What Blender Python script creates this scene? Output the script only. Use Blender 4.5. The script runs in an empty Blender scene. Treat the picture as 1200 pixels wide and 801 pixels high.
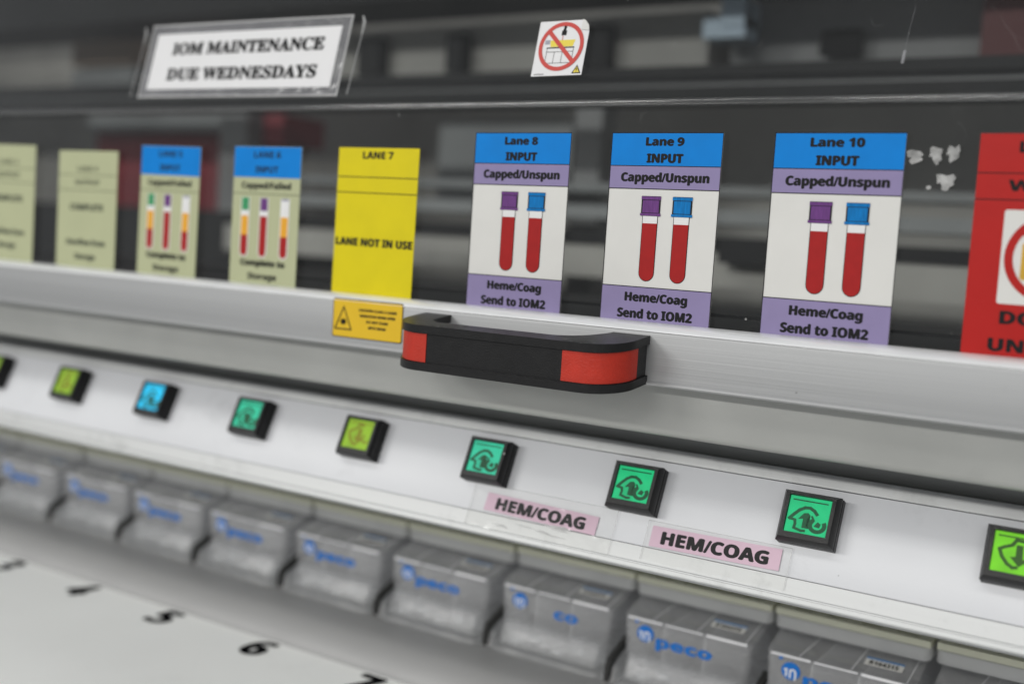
import bpy, bmesh, math, random
from mathutils import Vector, Matrix
random.seed(7)
S = bpy.context.scene
COL = S.collection
R = math.radians

# ------------------------------------------------------------------ camera
W_IMG, F_PX = 1200.0, 1335.2
yaw, pitch, roll = -0.56001, -0.08102, 0.06403
ca, sa, cb, sb, cc, sc_ = math.cos(yaw), math.sin(yaw), math.cos(pitch), math.sin(pitch), math.cos(roll), math.sin(roll)
fwd = Vector((sa*cb, ca*cb, sb)); rt = Vector((ca, -sa, 0)); upv = rt.cross(fwd)
rt2 = rt*cc + upv*sc_; up2 = -rt*sc_ + upv*cc
cam = bpy.data.cameras.new('camera'); camo = bpy.data.objects.new('camera', cam); COL.objects.link(camo)
M = Matrix((rt2, up2, -fwd)).transposed().to_4x4(); M.translation = Vector((1.05825, -0.49927, -0.05966))
camo.matrix_world = M
cam.sensor_width = 36.0; cam.lens = 36.0*F_PX/W_IMG
cam.clip_start = 0.01; cam.clip_end = 50
cam.dof.use_dof = True
cam.dof.focus_distance = (Vector((0.84, 0.0, -0.08)) - M.translation).dot(fwd)
cam.dof.aperture_fstop = 3.6
cam.dof.aperture_blades = 9
S.camera = camo

# ------------------------------------------------------------------ room light
S.view_settings.view_transform = 'Standard'; S.view_settings.look = 'None'
S.view_settings.exposure = 0.13; S.view_settings.gamma = 1.0
w = bpy.data.worlds.new('World'); S.world = w; w.use_nodes = True
bg = w.node_tree.nodes['Background']
bg.inputs[0].default_value = (0.93, 0.96, 1.0, 1); bg.inputs[1].default_value = 0.27
S.cycles.transparent_max_bounces = 48; S.cycles.max_bounces = 10; S.cycles.use_denoising = True
def ceiling_or_fill_lamp(x, y, z, sx, sy, e, target, col=(1, .985, .95)):
    l = bpy.data.lights.new('ceiling_or_fill_lamp', 'AREA'); l.shape = 'RECTANGLE'; l.size = sx; l.size_y = sy
    l.energy = e; l.color = col
    o = bpy.data.objects.new('ceiling_or_fill_lamp', l); COL.objects.link(o); o.location = (x, y, z)
    o.rotation_euler = (Vector(target)-Vector((x, y, z))).to_track_quat('-Z', 'Y').to_euler()
    return o
for lx, ly, le in ((-0.45, -1.25, 8.5), (0.9, -1.25, 5.5), (2.25, -1.25, 4.5)):
    ceiling_or_fill_lamp(lx, ly, 1.55, 1.2, 0.40, le, (lx, ly, 0))
for lx, ly, le in ((-2.2, -4.0, 175), (0.6, -4.0, 112), (3.2, -4.0, 58)):  # added far row, low enough to fill under the skirt and among the racks
    ceiling_or_fill_lamp(lx, ly, 1.55, 2.0, 0.5, le, (lx, ly, 0))

# ------------------------------------------------------------------ materials
def mat(name, col, rough=.5, metal=0., spec=.5, noise=0., nscale=60., bump=0., bscale=400., stretch=None, coat=0., emit=None, estr=0., sss=0.):
    m = bpy.data.materials.new(name); m.use_nodes = True; nt = m.node_tree; b = nt.nodes['Principled BSDF']
    b.inputs['Base Color'].default_value = (*col, 1); b.inputs['Roughness'].default_value = rough
    b.inputs['Metallic'].default_value = metal; b.inputs['Specular IOR Level'].default_value = spec
    b.inputs['Coat Weight'].default_value = coat; b.inputs['Coat Roughness'].default_value = .08
    if emit: b.inputs['Emission Color'].default_value = (*emit, 1); b.inputs['Emission Strength'].default_value = estr
    tc = nt.nodes.new('ShaderNodeTexCoord'); mp = nt.nodes.new('ShaderNodeMapping')
    nt.links.new(tc.outputs['Object'], mp.inputs[0])
    if stretch: mp.inputs['Scale'].default_value = stretch
    if noise:
        n = nt.nodes.new('ShaderNodeTexNoise'); n.inputs['Scale'].default_value = nscale; n.inputs['Detail'].default_value = 6
        nt.links.new(mp.outputs[0], n.inputs['Vector'])
        cr = nt.nodes.new('ShaderNodeMapRange'); cr.inputs[1].default_value = .3; cr.inputs[2].default_value = .7
        cr.inputs[3].default_value = 1-noise; cr.inputs[4].default_value = 1+noise*.5
        mx = nt.nodes.new('ShaderNodeVectorMath'); mx.operation = 'SCALE'; mx.inputs[0].default_value = col
        nt.links.new(n.outputs[0], cr.inputs[0]); nt.links.new(cr.outputs[0], mx.inputs['Scale'])
        nt.links.new(mx.outputs[0], b.inputs['Base Color'])
        rr = nt.nodes.new('ShaderNodeMapRange'); rr.inputs[3].default_value = rough*.85; rr.inputs[4].default_value = min(1, rough*1.2)
        nt.links.new(n.outputs[0], rr.inputs[0]); nt.links.new(rr.outputs[0], b.inputs['Roughness'])
    if bump:
        n2 = nt.nodes.new('ShaderNodeTexNoise'); n2.inputs['Scale'].default_value = bscale; n2.inputs['Detail'].default_value = 4
        nt.links.new(mp.outputs[0], n2.inputs['Vector'])
        bp = nt.nodes.new('ShaderNodeBump'); bp.inputs['Strength'].default_value = bump; bp.inputs['Distance'].default_value = .0004
        nt.links.new(n2.outputs[0], bp.inputs['Height']); nt.links.new(bp.outputs[0], b.inputs['Normal'])
    return m

def clear(name, tint, milk, milkcol, ior=1.5, rough=.03, specks=0., bump=0., bscale=80.):
    """thin clear plastic: see-through + fresnel gloss + a little milkiness and dust"""
    m = bpy.data.materials.new(name); m.use_nodes = True; nt = m.node_tree; nt.nodes.clear(); N = nt.nodes.new; L = nt.links.new
    out = N('ShaderNodeOutputMaterial'); tr = N('ShaderNodeBsdfTransparent'); tr.inputs[0].default_value = (*tint, 1)
    di = N('ShaderNodeBsdfDiffuse'); di.inputs[0].default_value = (*milkcol, 1)
    gl = N('ShaderNodeBsdfGlossy'); gl.inputs['Roughness'].default_value = rough; gl.inputs[0].default_value = (1, 1, 1, 1)
    fr = N('ShaderNodeFresnel'); ge = N('ShaderNodeNewGeometry'); io = N('ShaderNodeMapRange')   # same reflectance from both sides (thin sheet)
    io.inputs[3].default_value = ior; io.inputs[4].default_value = 1/ior; L(ge.outputs['Backfacing'], io.inputs[0]); L(io.outputs[0], fr.inputs[0])
    tc = N('ShaderNodeTexCoord')
    m1 = N('ShaderNodeMixShader'); m1.inputs[0].default_value = milk; L(tr.outputs[0], m1.inputs[1]); L(di.outputs[0], m1.inputs[2])
    if specks or milk:
        n0 = N('ShaderNodeTexNoise'); n0.inputs['Scale'].default_value = 9; n0.inputs['Detail'].default_value = 5; L(tc.outputs['Object'], n0.inputs['Vector'])
        r0 = N('ShaderNodeMapRange'); r0.inputs[1].default_value = .3; r0.inputs[2].default_value = .7; r0.inputs[3].default_value = milk*.6; r0.inputs[4].default_value = milk*1.4
        L(n0.outputs[0], r0.inputs[0]); fac = r0.outputs[0]
        if specks:
            v = N('ShaderNodeTexVoronoi'); v.inputs['Scale'].default_value = 110; L(tc.outputs['Object'], v.inputs['Vector'])
            n3 = N('ShaderNodeTexWhiteNoise'); L(v.outputs['Position'], n3.inputs['Vector'])
            # radius of each speck from its own random value, most cells have none
            mr = N('ShaderNodeMapRange'); mr.inputs[1].default_value = .80; mr.inputs[2].default_value = 1.; mr.inputs[3].default_value = 0; mr.inputs[4].default_value = .075
            L(n3.outputs['Value'], mr.inputs[0])
            lt = N('ShaderNodeMath'); lt.operation = 'LESS_THAN'; L(v.outputs['Distance'], lt.inputs[0]); L(mr.outputs[0], lt.inputs[1])
            ml = N('ShaderNodeMath'); ml.operation = 'MULTIPLY'; ml.inputs[1].default_value = specks; L(lt.outputs[0], ml.inputs[0])
            ad = N('ShaderNodeMath'); ad.operation = 'ADD'; L(fac, ad.inputs[0]); L(ml.outputs[0], ad.inputs[1]); fac = ad.outputs[0]
            # hairline scratches and lint: the thin level lines of one noise, kept only where another noise is high
            h1 = N('ShaderNodeTexNoise'); h1.inputs['Scale'].default_value = 34; h1.inputs['Detail'].default_value = 1; L(tc.outputs['Object'], h1.inputs['Vector'])
            h2 = N('ShaderNodeTexNoise'); h2.inputs['Scale'].default_value = 75; h2.inputs['Detail'].default_value = 0; L(tc.outputs['Object'], h2.inputs['Vector'])
            sb = N('ShaderNodeMath'); sb.operation = 'SUBTRACT'; L(h1.outputs[0], sb.inputs[0]); sb.inputs[1].default_value = .5
            ab = N('ShaderNodeMath'); ab.operation = 'ABSOLUTE'; L(sb.outputs[0], ab.inputs[0])
            l1 = N('ShaderNodeMath'); l1.operation = 'LESS_THAN'; L(ab.outputs[0], l1.inputs[0]); l1.inputs[1].default_value = .0022
            g1 = N('ShaderNodeMath'); g1.operation = 'GREATER_THAN'; L(h2.outputs[0], g1.inputs[0]); g1.inputs[1].default_value = .66
            mm = N('ShaderNodeMath'); mm.operation = 'MULTIPLY'; L(l1.outputs[0], mm.inputs[0]); L(g1.outputs[0], mm.inputs[1])
            m3 = N('ShaderNodeMath'); m3.operation = 'MULTIPLY_ADD'; L(mm.outputs[0], m3.inputs[0]); m3.inputs[1].default_value = .035; L(fac, m3.inputs[2]); fac = m3.outputs[0]
        L(fac, m1.inputs[0])
    m2 = N('ShaderNodeMixShader'); L(fr.outputs[0], m2.inputs[0]); L(m1.outputs[0], m2.inputs[1]); L(gl.outputs[0], m2.inputs[2])
    if bump:
        n2 = N('ShaderNodeTexNoise'); n2.inputs['Scale'].default_value = bscale; n2.inputs['Detail'].default_value = 3; L(tc.outputs['Object'], n2.inputs['Vector'])
        bp = N('ShaderNodeBump'); bp.inputs['Strength'].default_value = bump; bp.inputs['Distance'].default_value = .002
        L(n2.outputs[0], bp.inputs['Height']); L(bp.outputs[0], gl.inputs['Normal']); L(bp.outputs[0], fr.inputs['Normal'])
    L(m2.outputs[0], out.inputs[0])
    return m

K = {}
K['pane'] = clear('pane_plastic', (.88, .89, .89), .005, (.7, .7, .68), ior=1.36, specks=.3, rough=.02)
K['clear'] = clear('rack_plastic', (.985, .988, .99), .13, (.98, .98, 1.0), rough=.10, bump=.5, bscale=38)
K['lump'] = clear('rack_base_plastic', (.98, .985, .985), .09, (.95, .95, .97), ior=1.4, rough=.30, bump=.4, bscale=90)
K['edge'] = clear('rack_edge_highlight', (.95, .95, .96), .60, (.92, .92, .94), rough=.1)
K['lens'] = clear('button_lens', (.98, .99, .98), .004, (.8, .8, .8), ior=1.3, rough=.06)
K['crumple'] = clear('crumpled_tape', (.985, .985, .98), .02, (.85, .85, .84), ior=1.36, rough=.14, bump=.3, bscale=110)
K['tape'] = clear('sticky_tape', (.99, .99, .985), .008, (.8, .8, .78), ior=1.28, rough=.16, bump=.12, bscale=90)
K['edgeglint'] = clear('milky_glint_film', (.9, .9, .9), .38, (.8, .8, .8), rough=.2)  # milky white stands in for glints along edges and wrinkles
K['sleeve'] = clear('plastic_sleeve', (.8, .8, .8), .22, (.5, .5, .53), rough=.2, bump=.7, bscale=90)
K['alu'] = mat('brushed_aluminium', (.36, .365, .37), .48, .65, noise=.06, nscale=30, bump=.16, bscale=260, stretch=(.02, 1, 6))
K['bead'] = mat('aluminium_highlight', (.86, .87, .88), .3, .35, noise=.04, nscale=60)  # paler than the rail: overhead highlight put into the colour
K['skirt'] = mat('satin_grey_metal', (.40, .405, .39), .42, .55, noise=.05, nscale=25, bump=.08, bscale=900)
K['white'] = mat('white_powder_coat', (.63, .64, .665), .38, noise=.03, nscale=22, bump=.12, bscale=1200)
K['trim'] = mat('pale_anodised_trim', (.55, .56, .56), .40, .15, noise=.06, nscale=30, stretch=(.05, 1, 4), bump=.15, bscale=500)
K['deck'] = mat('worktop_laminate', (.87, .88, .865), .36, spec=.35, noise=.03, nscale=9, bump=.05, bscale=900)
K['numeral'] = mat('numeral_ink', (.004, .004, .005), .9, spec=0.)
K['ledge'] = mat('grey_satin_ledge', (.33, .33, .33), .5, noise=.04, nscale=14)
K['black'] = mat('black_plastic', (.007, .007, .0075), .33, spec=.35, noise=.1, nscale=200, bump=.35, bscale=1500)
K['blackm'] = mat('matt_black_plastic', (.008, .008, .009), .55, spec=.3, bump=.4, bscale=1800)
K['red'] = mat('red_orange_insert', (.44, .025, .011), .40, spec=.35, noise=.12, nscale=120, bump=.6, bscale=1100)
K['ink'] = mat('black_ink', (.008, .008, .009), .6, spec=.2)
K['inkblur'] = mat('faded_ink', (.05, .06, .035), .6)
K['paper'] = mat('white_paper', (.64, .635, .61), .5, noise=.03, nscale=50, bump=.1, bscale=300)
K['noticepaper'] = mat('bright_white_paper', (.70, .70, .71), .5, noise=.02, nscale=50)
K['green_paper'] = mat('pale_green_paper', (.41, .43, .265), .6, spec=.3, noise=.03, nscale=60)
K['blue'] = mat('blue_print', (.001, .195, .60), .45, spec=.15, noise=.06, nscale=80)
K['lav'] = mat('lavender_print', (.245, .205, .37), .5, spec=.3, noise=.05, nscale=80)
K['gripmat'] = mat('dark_grey_rubber', (.022, .022, .021), .6, noise=.1)
K['yellow'] = mat('yellow_paper', (.64, .535, .0015), .5, spec=.25, noise=.05, nscale=60, bump=.2, bscale=160)
K['amber'] = mat('amber_label', (.66, .42, .003), .45, noise=.03, nscale=60)
K['redpaper'] = mat('red_paper', (.40, .009, .007), .45, spec=.25, noise=.07, nscale=50, bump=.15, bscale=200)
K['bloodred'] = mat('dark_red_print', (.34, .012, .012), .5, spec=.2, noise=.08, nscale=200)
K['tubeglass'] = mat('tube_white_print', (.70, .70, .70), .5)
K['purple'] = mat('purple_print', (.13, .035, .19), .5, spec=.3, noise=.25, nscale=500, stretch=(3, 1, .3))
K['capblue'] = mat('blue_cap_print', (.002, .165, .46), .5, spec=.15, noise=.25, nscale=500, stretch=(3, 1, .3))
K['capgreen'] = mat('green_cap_print', (.02, .25, .09), .5)
K['serum'] = mat('amber_serum_print', (.70, .33, .01), .5)
K['greycap'] = mat('grey_cap_print', (.30, .30, .36), .5)
K['pink'] = mat('pink_paper', (.64, .46, .56), .5, spec=.3, noise=.03, nscale=90)
K['signred'] = mat('prohibition_red', (.50, .028, .018), .45)
K['signyellow'] = mat('sticker_yellow', (.72, .58, .05), .5)
K['gold'] = mat('padlock_gold', (.62, .36, .02), .45, noise=.35, nscale=25)
K['cream'] = mat('cream_plastic', (.88, .88, .70), .4, noise=.04, nscale=40)
K['lip'] = mat('translucent_grey_plastic', (.76, .76, .75), .35, noise=.05, nscale=40)
K['logo'] = mat('blue_logo_print', (.003, .145, .52), .5, spec=.3)
K['slot'] = mat('slot_shade', (.10, .10, .08), .6)  # dark colour stands in for the shade inside deep slots
K['residue'] = mat('paper_residue', (.36, .36, .355), .8, noise=.5, nscale=220, bump=1, bscale=900)
K['glint'] = mat('tape_edge_glint', (.75, .75, .75), .15)
K['bodywhite'] = mat('machine_body_grey', (.30, .30, .30), .45, noise=.05)
K['inner'] = mat('interior_grey', (.55, .53, .49), .5, noise=.3, nscale=5)
K['bay'] = mat('rack_bay_grey', (.60, .60, .61), .5, noise=.05, nscale=8)
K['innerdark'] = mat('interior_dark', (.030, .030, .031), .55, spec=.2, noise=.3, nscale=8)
K['beam'] = mat('interior_aluminium', (.34, .35, .35), .5, .2, noise=.2, nscale=9)
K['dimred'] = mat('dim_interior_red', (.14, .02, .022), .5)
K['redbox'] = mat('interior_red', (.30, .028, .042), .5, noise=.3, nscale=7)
K['paleblue'] = mat('pale_blue_reflection', (.55, .68, .8), .4)
K['brown'] = mat('interior_tan', (.30, .22, .16), .5)
def lcd(name, col, e):
    return mat(name, tuple(c*.3 for c in col), .3, spec=.22, emit=col, estr=e)
K['lcd_green'] = lcd('green_backlit_screen', (.008, .60, .235), .62)
K['lcd_teal'] = lcd('teal_backlit_screen', (.03, .62, .38), .62)
K['lcd_lime'] = lcd('lime_backlit_screen', (.20, .70, .015), .66)
K['lcd_olive'] = lcd('olive_backlit_screen', (.33, .56, .02), .60)
K['lcd_blue'] = lcd('blue_backlit_screen', (.01, .55, .92), .92)
K['icon_green'] = mat('green_screen_icon', (.004, .09, .035), .2)
K['icon_lime'] = mat('lime_screen_icon', (.03, .10, .006), .2)
K['icon_amber'] = mat('amber_screen_icon', (.25, .22, .003), .2)

def add_smudge(m, amount, scale, thr):
    nt = m.node_tree; b = nt.nodes['Principled BSDF']; src = b.inputs['Base Color'].links[0].from_socket
    tc = nt.nodes.new('ShaderNodeTexCoord'); n = nt.nodes.new('ShaderNodeTexNoise'); n.inputs['Scale'].default_value = scale; n.inputs['Detail'].default_value = 9; n.inputs['Roughness'].default_value = .7
    nt.links.new(tc.outputs['Object'], n.inputs['Vector'])
    r = nt.nodes.new('ShaderNodeMapRange'); r.inputs[1].default_value = thr; r.inputs[2].default_value = thr+.12; r.inputs[3].default_value = 1; r.inputs[4].default_value = 1-amount
    nt.links.new(n.outputs[0], r.inputs[0])
    v = nt.nodes.new('ShaderNodeTexVoronoi'); v.inputs['Scale'].default_value = 55; nt.links.new(tc.outputs['Object'], v.inputs['Vector'])
    w_ = nt.nodes.new('ShaderNodeTexWhiteNoise'); nt.links.new(v.outputs['Position'], w_.inputs['Vector'])
    q = nt.nodes.new('ShaderNodeMapRange'); q.inputs[1].default_value = .75; q.inputs[2].default_value = 1; q.inputs[3].default_value = 0; q.inputs[4].default_value = .035
    nt.links.new(w_.outputs['Value'], q.inputs[0]); g = nt.nodes.new('ShaderNodeMath'); g.operation = 'GREATER_THAN'
    nt.links.new(v.outputs['Distance'], g.inputs[0]); nt.links.new(q.outputs[0], g.inputs[1])
    p = nt.nodes.new('ShaderNodeMapRange'); p.inputs[3].default_value = .62; p.inputs[4].default_value = 1; nt.links.new(g.outputs[0], p.inputs[0])
    mu = nt.nodes.new('ShaderNodeMath'); mu.operation = 'MULTIPLY'; nt.links.new(r.outputs[0], mu.inputs[0]); nt.links.new(p.outputs[0], mu.inputs[1])
    s_ = nt.nodes.new('ShaderNodeVectorMath'); s_.operation = 'SCALE'; nt.links.new(src, s_.inputs[0]); nt.links.new(mu.outputs[0], s_.inputs['Scale'])
    nt.links.new(s_.outputs[0], b.inputs['Base Color'])
add_smudge(K['white'], .10, 26, .58); add_smudge(K['trim'], .14, 40, .56); add_smudge(K['alu'], .08, 30, .6); add_smudge(K['deck'], .06, 14, .6); add_smudge(K['skirt'], .06, 22, .6)
for k_ in ('lcd_green', 'lcd_teal', 'lcd_lime', 'lcd_olive', 'lcd_blue'):      # the backlight is a little uneven
    nt = K[k_].node_tree; b_ = nt.nodes['Principled BSDF']; n_ = nt.nodes.new('ShaderNodeTexNoise'); n_.inputs['Scale'].default_value = 90; n_.inputs['Detail'].default_value = 1
    t_ = nt.nodes.new('ShaderNodeTexCoord'); r_ = nt.nodes.new('ShaderNodeMapRange'); e_ = b_.inputs['Emission Strength'].default_value
    r_.inputs[1].default_value = .3; r_.inputs[2].default_value = .7; r_.inputs[3].default_value = e_*.78; r_.inputs[4].default_value = e_*1.15
    nt.links.new(t_.outputs['Object'], n_.inputs['Vector']); nt.links.new(n_.outputs[0], r_.inputs[0]); nt.links.new(r_.outputs[0], b_.inputs['Emission Strength'])

# ------------------------------------------------------------------ helpers
def link(name, me, m=None, parent=None, loc=None):
    o = bpy.data.objects.new(name, me); COL.objects.link(o)
    if m is not None: me.materials.append(K[m] if isinstance(m, str) else m)
    if parent is not None: o.parent = parent
    if loc is not None: o.location = loc
    return o
def tag(o, label=None, cat=None, group=None, kind=None):
    if label: o['label'] = label
    if cat: o['category'] = cat
    if group: o['group'] = group
    if kind: o['kind'] = kind
    return o
def empty(name, label, cat, loc=(0, 0, 0), group=None):
    o = bpy.data.objects.new(name, None); COL.objects.link(o); o.location = loc; o.empty_display_size = .02
    return tag(o, label, cat, group)
def fin(bm, name, m, parent=None, loc=None, smooth=None, bevel=0., seg=2):
    if bevel:
        bmesh.ops.bevel(bm, geom=[e for e in bm.edges if len(e.link_faces) == 2 and e.calc_face_angle(0) > .5], offset=bevel, segments=seg, profile=.5, affect='EDGES')
    bmesh.ops.recalc_face_normals(bm, faces=bm.faces)
    me = bpy.data.meshes.new(name); bm.to_mesh(me); bm.free()
    if smooth is not None:
        for p in me.polygons: p.use_smooth = True
        me.set_sharp_from_angle(angle=R(smooth))
    return link(name, me, m, parent, loc)
def abox(bm, x0, x1, y0, y1, z0, z1):
    vs = [bm.verts.new((x, y, z)) for x in (x0, x1) for y in (y0, y1) for z in (z0, z1)]
    for f in ((0, 1, 3, 2), (4, 6, 7, 5), (0, 4, 5, 1), (2, 3, 7, 6), (0, 2, 6, 4), (1, 5, 7, 3)): bm.faces.new([vs[i] for i in f])
def box(name, b, m, parent=None, bevel=0., seg=2, smooth=40):
    bm = bmesh.new(); abox(bm, *b); return fin(bm, name, m, parent, bevel=bevel, seg=seg, smooth=smooth if bevel else None)
def prism_x(name, prof, x0, x1, m, parent=None, smooth=35, closed=True):
    bm = bmesh.new()
    a = [bm.verts.new((x0, y, z)) for y, z in prof]; b = [bm.verts.new((x1, y, z)) for y, z in prof]
    n = len(prof)
    for i in range(n if closed else n-1):
        j = (i+1) % n; bm.faces.new((a[i], a[j], b[j], b[i]))
    if closed: bm.faces.new(a); bm.faces.new(b[::-1])
    return fin(bm, name, m, parent, smooth=smooth)
class Frame:
    """a plane to print on: origin, right, up, out (towards the viewer)"""
    def __init__(s, o, right=(1, 0, 0), up=(0, 0, 1)):
        s.o = Vector(o); s.r = Vector(right).normalized(); s.u = Vector(up).normalized(); s.n = s.r.cross(s.u)
    def __call__(s, x, y, h=0.): return s.o + s.r*x + s.u*y + s.n*h
def plate(name, fr, pts, h0, h1, m, parent=None):
    """polygon in frame coordinates with thickness h0..h1"""
    bm = bmesh.new()
    a = [bm.verts.new(fr(x, y, h0)) for x, y in pts]; b = [bm.verts.new(fr(x, y, h1)) for x, y in pts]; n = len(pts)
    for i in range(n): bm.faces.new((a[i], a[(i+1) % n], b[(i+1) % n], b[i]))
    bm.faces.new(b); bm.faces.new(a[::-1])
    return fin(bm, name, m, parent)
def multi(name, fr, polys, h0, h1, m, parent=None):
    bm = bmesh.new()
    for q, pts in enumerate(polys):
        e = q*2e-6
        a = [bm.verts.new(fr(x, y, h0)) for x, y in pts]; b = [bm.verts.new(fr(x, y, h1+e)) for x, y in pts]; n = len(pts)
        for i in range(n): bm.faces.new((a[i], a[(i+1) % n], b[(i+1) % n], b[i]))
        bm.faces.new(b); bm.faces.new(a[::-1])
    bmesh.ops.triangulate(bm, faces=bm.faces)
    return fin(bm, name, m, parent)
def rect(x0, y0, x1, y1): return [(x0, y0), (x1, y0), (x1, y1), (x0, y1)]
def rrect(x0, y0, x1, y1, r, n=4):
    out = []
    for cx, cy, a0 in ((x1-r, y0+r, -90), (x1-r, y1-r, 0), (x0+r, y1-r, 90), (x0+r, y0+r, 180)):
        for i in range(n+1):
            a = R(a0+90*i/n); out.append((cx+r*math.cos(a), cy+r*math.sin(a)))
    return out
def stroke(pts, wd, closed=False):
    """thick polyline as quads"""
    out = []; n = len(pts)
    for i in range(n if closed else n-1):
        (x0, y0), (x1, y1) = pts[i], pts[(i+1) % n]; dx, dy = x1-x0, y1-y0; L_ = math.hypot(dx, dy) or 1
        nx, ny = -dy/L_*wd/2, dx/L_*wd/2; ex, ey = dx/L_*wd*.35, dy/L_*wd*.35
        out.append([(x0+nx-ex, y0+ny-ey), (x0-nx-ex, y0-ny-ey), (x1-nx+ex, y1-ny+ey), (x1+nx+ex, y1+ny+ey)])
    return out
def ringpoly(cx, cy, r0, r1, a0=0, a1=360, n=40):
    out = []
    for i in range(n):
        t0, t1 = R(a0+(a1-a0)*i/n), R(a0+(a1-a0)*(i+1)/n)
        out.append([(cx+r0*math.cos(t0), cy+r0*math.sin(t0)), (cx+r1*math.cos(t0), cy+r1*math.sin(t0)), (cx+r1*math.cos(t1), cy+r1*math.sin(t1)), (cx+r0*math.cos(t1), cy+r0*math.sin(t1))])
    return out
def styled(s, style):
    U, Lo, D = {'sans': (0x1D5D4, 0x1D5EE, 0x1D7EC), 'serif': (0x1D400, 0x1D41A, 0x1D7CE), 'plain': (0, 0, 0)}[style]
    if not U: return s
    return ''.join(chr(U+ord(c)-65) if 'A' <= c <= 'Z' else chr(Lo+ord(c)-97) if 'a' <= c <= 'z' else chr(D+ord(c)-48) if '0' <= c <= '9' else c for c in s)
_tc = {}
def text_mesh(s, style):
    k = (s, style)
    if k not in _tc:
        c = bpy.data.curves.new('lettering', 'FONT'); c.body = styled(s, style); c.size = 1; c.resolution_u = 3
        o = bpy.data.objects.new('lettering', c); COL.objects.link(o)
        dg = bpy.context.evaluated_depsgraph_get(); me = bpy.data.meshes.new_from_object(o.evaluated_get(dg))
        vs = [(v.co.x, v.co.y) for v in me.vertices]; fs = [tuple(p.vertices) for p in me.polygons]
        bpy.data.objects.remove(o); bpy.data.curves.remove(c); bpy.data.meshes.remove(me)
        _tc[k] = (vs, fs)
    return _tc[k]
def lettering(s, fr, cx, cy, width, height, m, parent, h=.00012, style='sans', bold=.0, name='lettering', skew=0.):
    """text centred on (cx, cy) (centre of its bounding box), stretched to width x cap height"""
    vs, fs = text_mesh(s, style)
    x0, x1 = min(v[0] for v in vs), max(v[0] for v in vs)
    caps = text_mesh('H', style)[0]; ch = max(v[1] for v in caps)
    sx, sy = width/(x1-x0), height/ch
    bm = bmesh.new(); k = 0
    offs = [(0, 0)] + ([(-bold, 0), (bold, 0), (0, bold*.6), (0, -bold*.6)] if bold else [])
    for dx, dy in offs:
        vv = []
        for x, y in vs:
            px = (x-(x0+x1)/2)*sx + dx; py = y*sy - height/2 + dy
            vv.append(bm.verts.new(fr(cx+px+skew*py, cy+py, h+k*4e-6)))
        for f in fs:
            try: bm.faces.new([vv[i] for i in f])
            except ValueError: pass
        k += 1
    me = bpy.data.meshes.new(name); bm.normal_update()
    bm.to_mesh(me); bm.free()
    return link(name, me, m, parent)

X0, X1 = -1.0, 2.0      # how far the machine runs on to either side
P = 0.09                # lane pitch

# ================================================================== SETTING
# worktop with lane numbers
deck = prism_x('worktop', [(-.45, -.331), (.0535, -.331), (.0535, -.345), (-.45, -.345)], X0, X1, 'deck'); tag(deck, kind='structure')
dfr = Frame((0, 0, -.331), (1, 0, 0), (0, 1, 0))
for k in range(1, 13):
    wd = .0160 if k < 10 else .032
    lettering(str(k), dfr, k*P, .0375, wd, .0250, 'numeral', deck, h=.0002, style='sans', bold=.0015, name='numeral')
# raised grey ledge behind it, with a rounded front
prof = [(.0535, -.345), (.0535, -.3312)]
for i in range(9):
    a = R(90*i/8); prof.append((.0545+.027*(1-math.cos(a)), -.3312+.0145*math.sin(a)))
prof += [(.62, -.3167), (.62, -.345)]
led = prism_x('ledge', prof, X0, X1, 'ledge', smooth=60); tag(led, kind='structure')
fl = box('floor', (X0-1.5, X1+1.5, -3, 1.2, -1.05, -1.0), K['bodywhite']); tag(fl, kind='structure')

# machine body behind: inner walls, added unseen roof, floor of the interior
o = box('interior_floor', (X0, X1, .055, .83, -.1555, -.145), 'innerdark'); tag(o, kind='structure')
o = box('interior_back_wall', (X0, X1, .80, .83, -.15, .42), 'inner'); tag(o, kind='structure')
o = box('light_block_roof', (X0, X1, .085, .42, .42, .44), 'innerdark'); tag(o, kind='structure')  # unseen, added to block overhead light; left open behind to brighten the back
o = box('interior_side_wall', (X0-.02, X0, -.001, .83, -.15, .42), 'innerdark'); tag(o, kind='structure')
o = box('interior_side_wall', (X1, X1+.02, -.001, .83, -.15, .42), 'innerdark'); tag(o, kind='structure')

# ================================================================== INTERIOR (seen blurred through the cover)
INT = 'parts of the machine behind the cover'
def inner_beam(name, label, y0, y1, z0, z1, m, x0=X0, x1=X1, cat='beam'):
    return tag(box(name, (x0, x1, y0, y1, z0, z1), m, bevel=.003), label, cat, None)
inner_beam('guide_rail', 'upper of the two aluminium rails blurred behind the lane signs', .44, .48, -.0015, .0065, 'beam', x0=.11, cat='rail')
inner_beam('guide_rail', 'lower of the two aluminium rails blurred behind the lane signs', .42, .46, -.0270, -.0150, 'beam', x0=.11, cat='rail')
inner_beam('cable_tray', 'black tray under the lower rail behind the lane signs', .42, .46, -.0500, -.0380, 'blackm', x0=.11, cat='tray')
inner_beam('low_cover', 'grey low cover strip behind the bottoms of the lane signs', .40, .43, -.080, -.0520, 'inner', x0=.11, cat='strip')
inner_beam('low_tray', 'dark tray low behind the signs near the bottom rail', .04, .30, -.135, -.0925, 'innerdark', cat='tray')
tag(box('dark_bench', (-.6, .10, .45, .62, -.10, -.037), 'innerdark', bevel=.006), 'dark blurred bench under the red cabinet behind the cover', 'bench')
inner_beam('thin_rail', 'thin dark rail just above the bottom rail', .030, .036, -.0865, -.0850, 'blackm', cat='rail')
inner_beam('cross_beam', 'upper black beam across the interior above the fold', .36, .40, .087, .0965, 'innerdark', cat='beam')
inner_beam('grey_duct', 'grey trunking band between the two black beams', .37, .40, .0800, .087, 'bodywhite', cat='duct')
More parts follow.
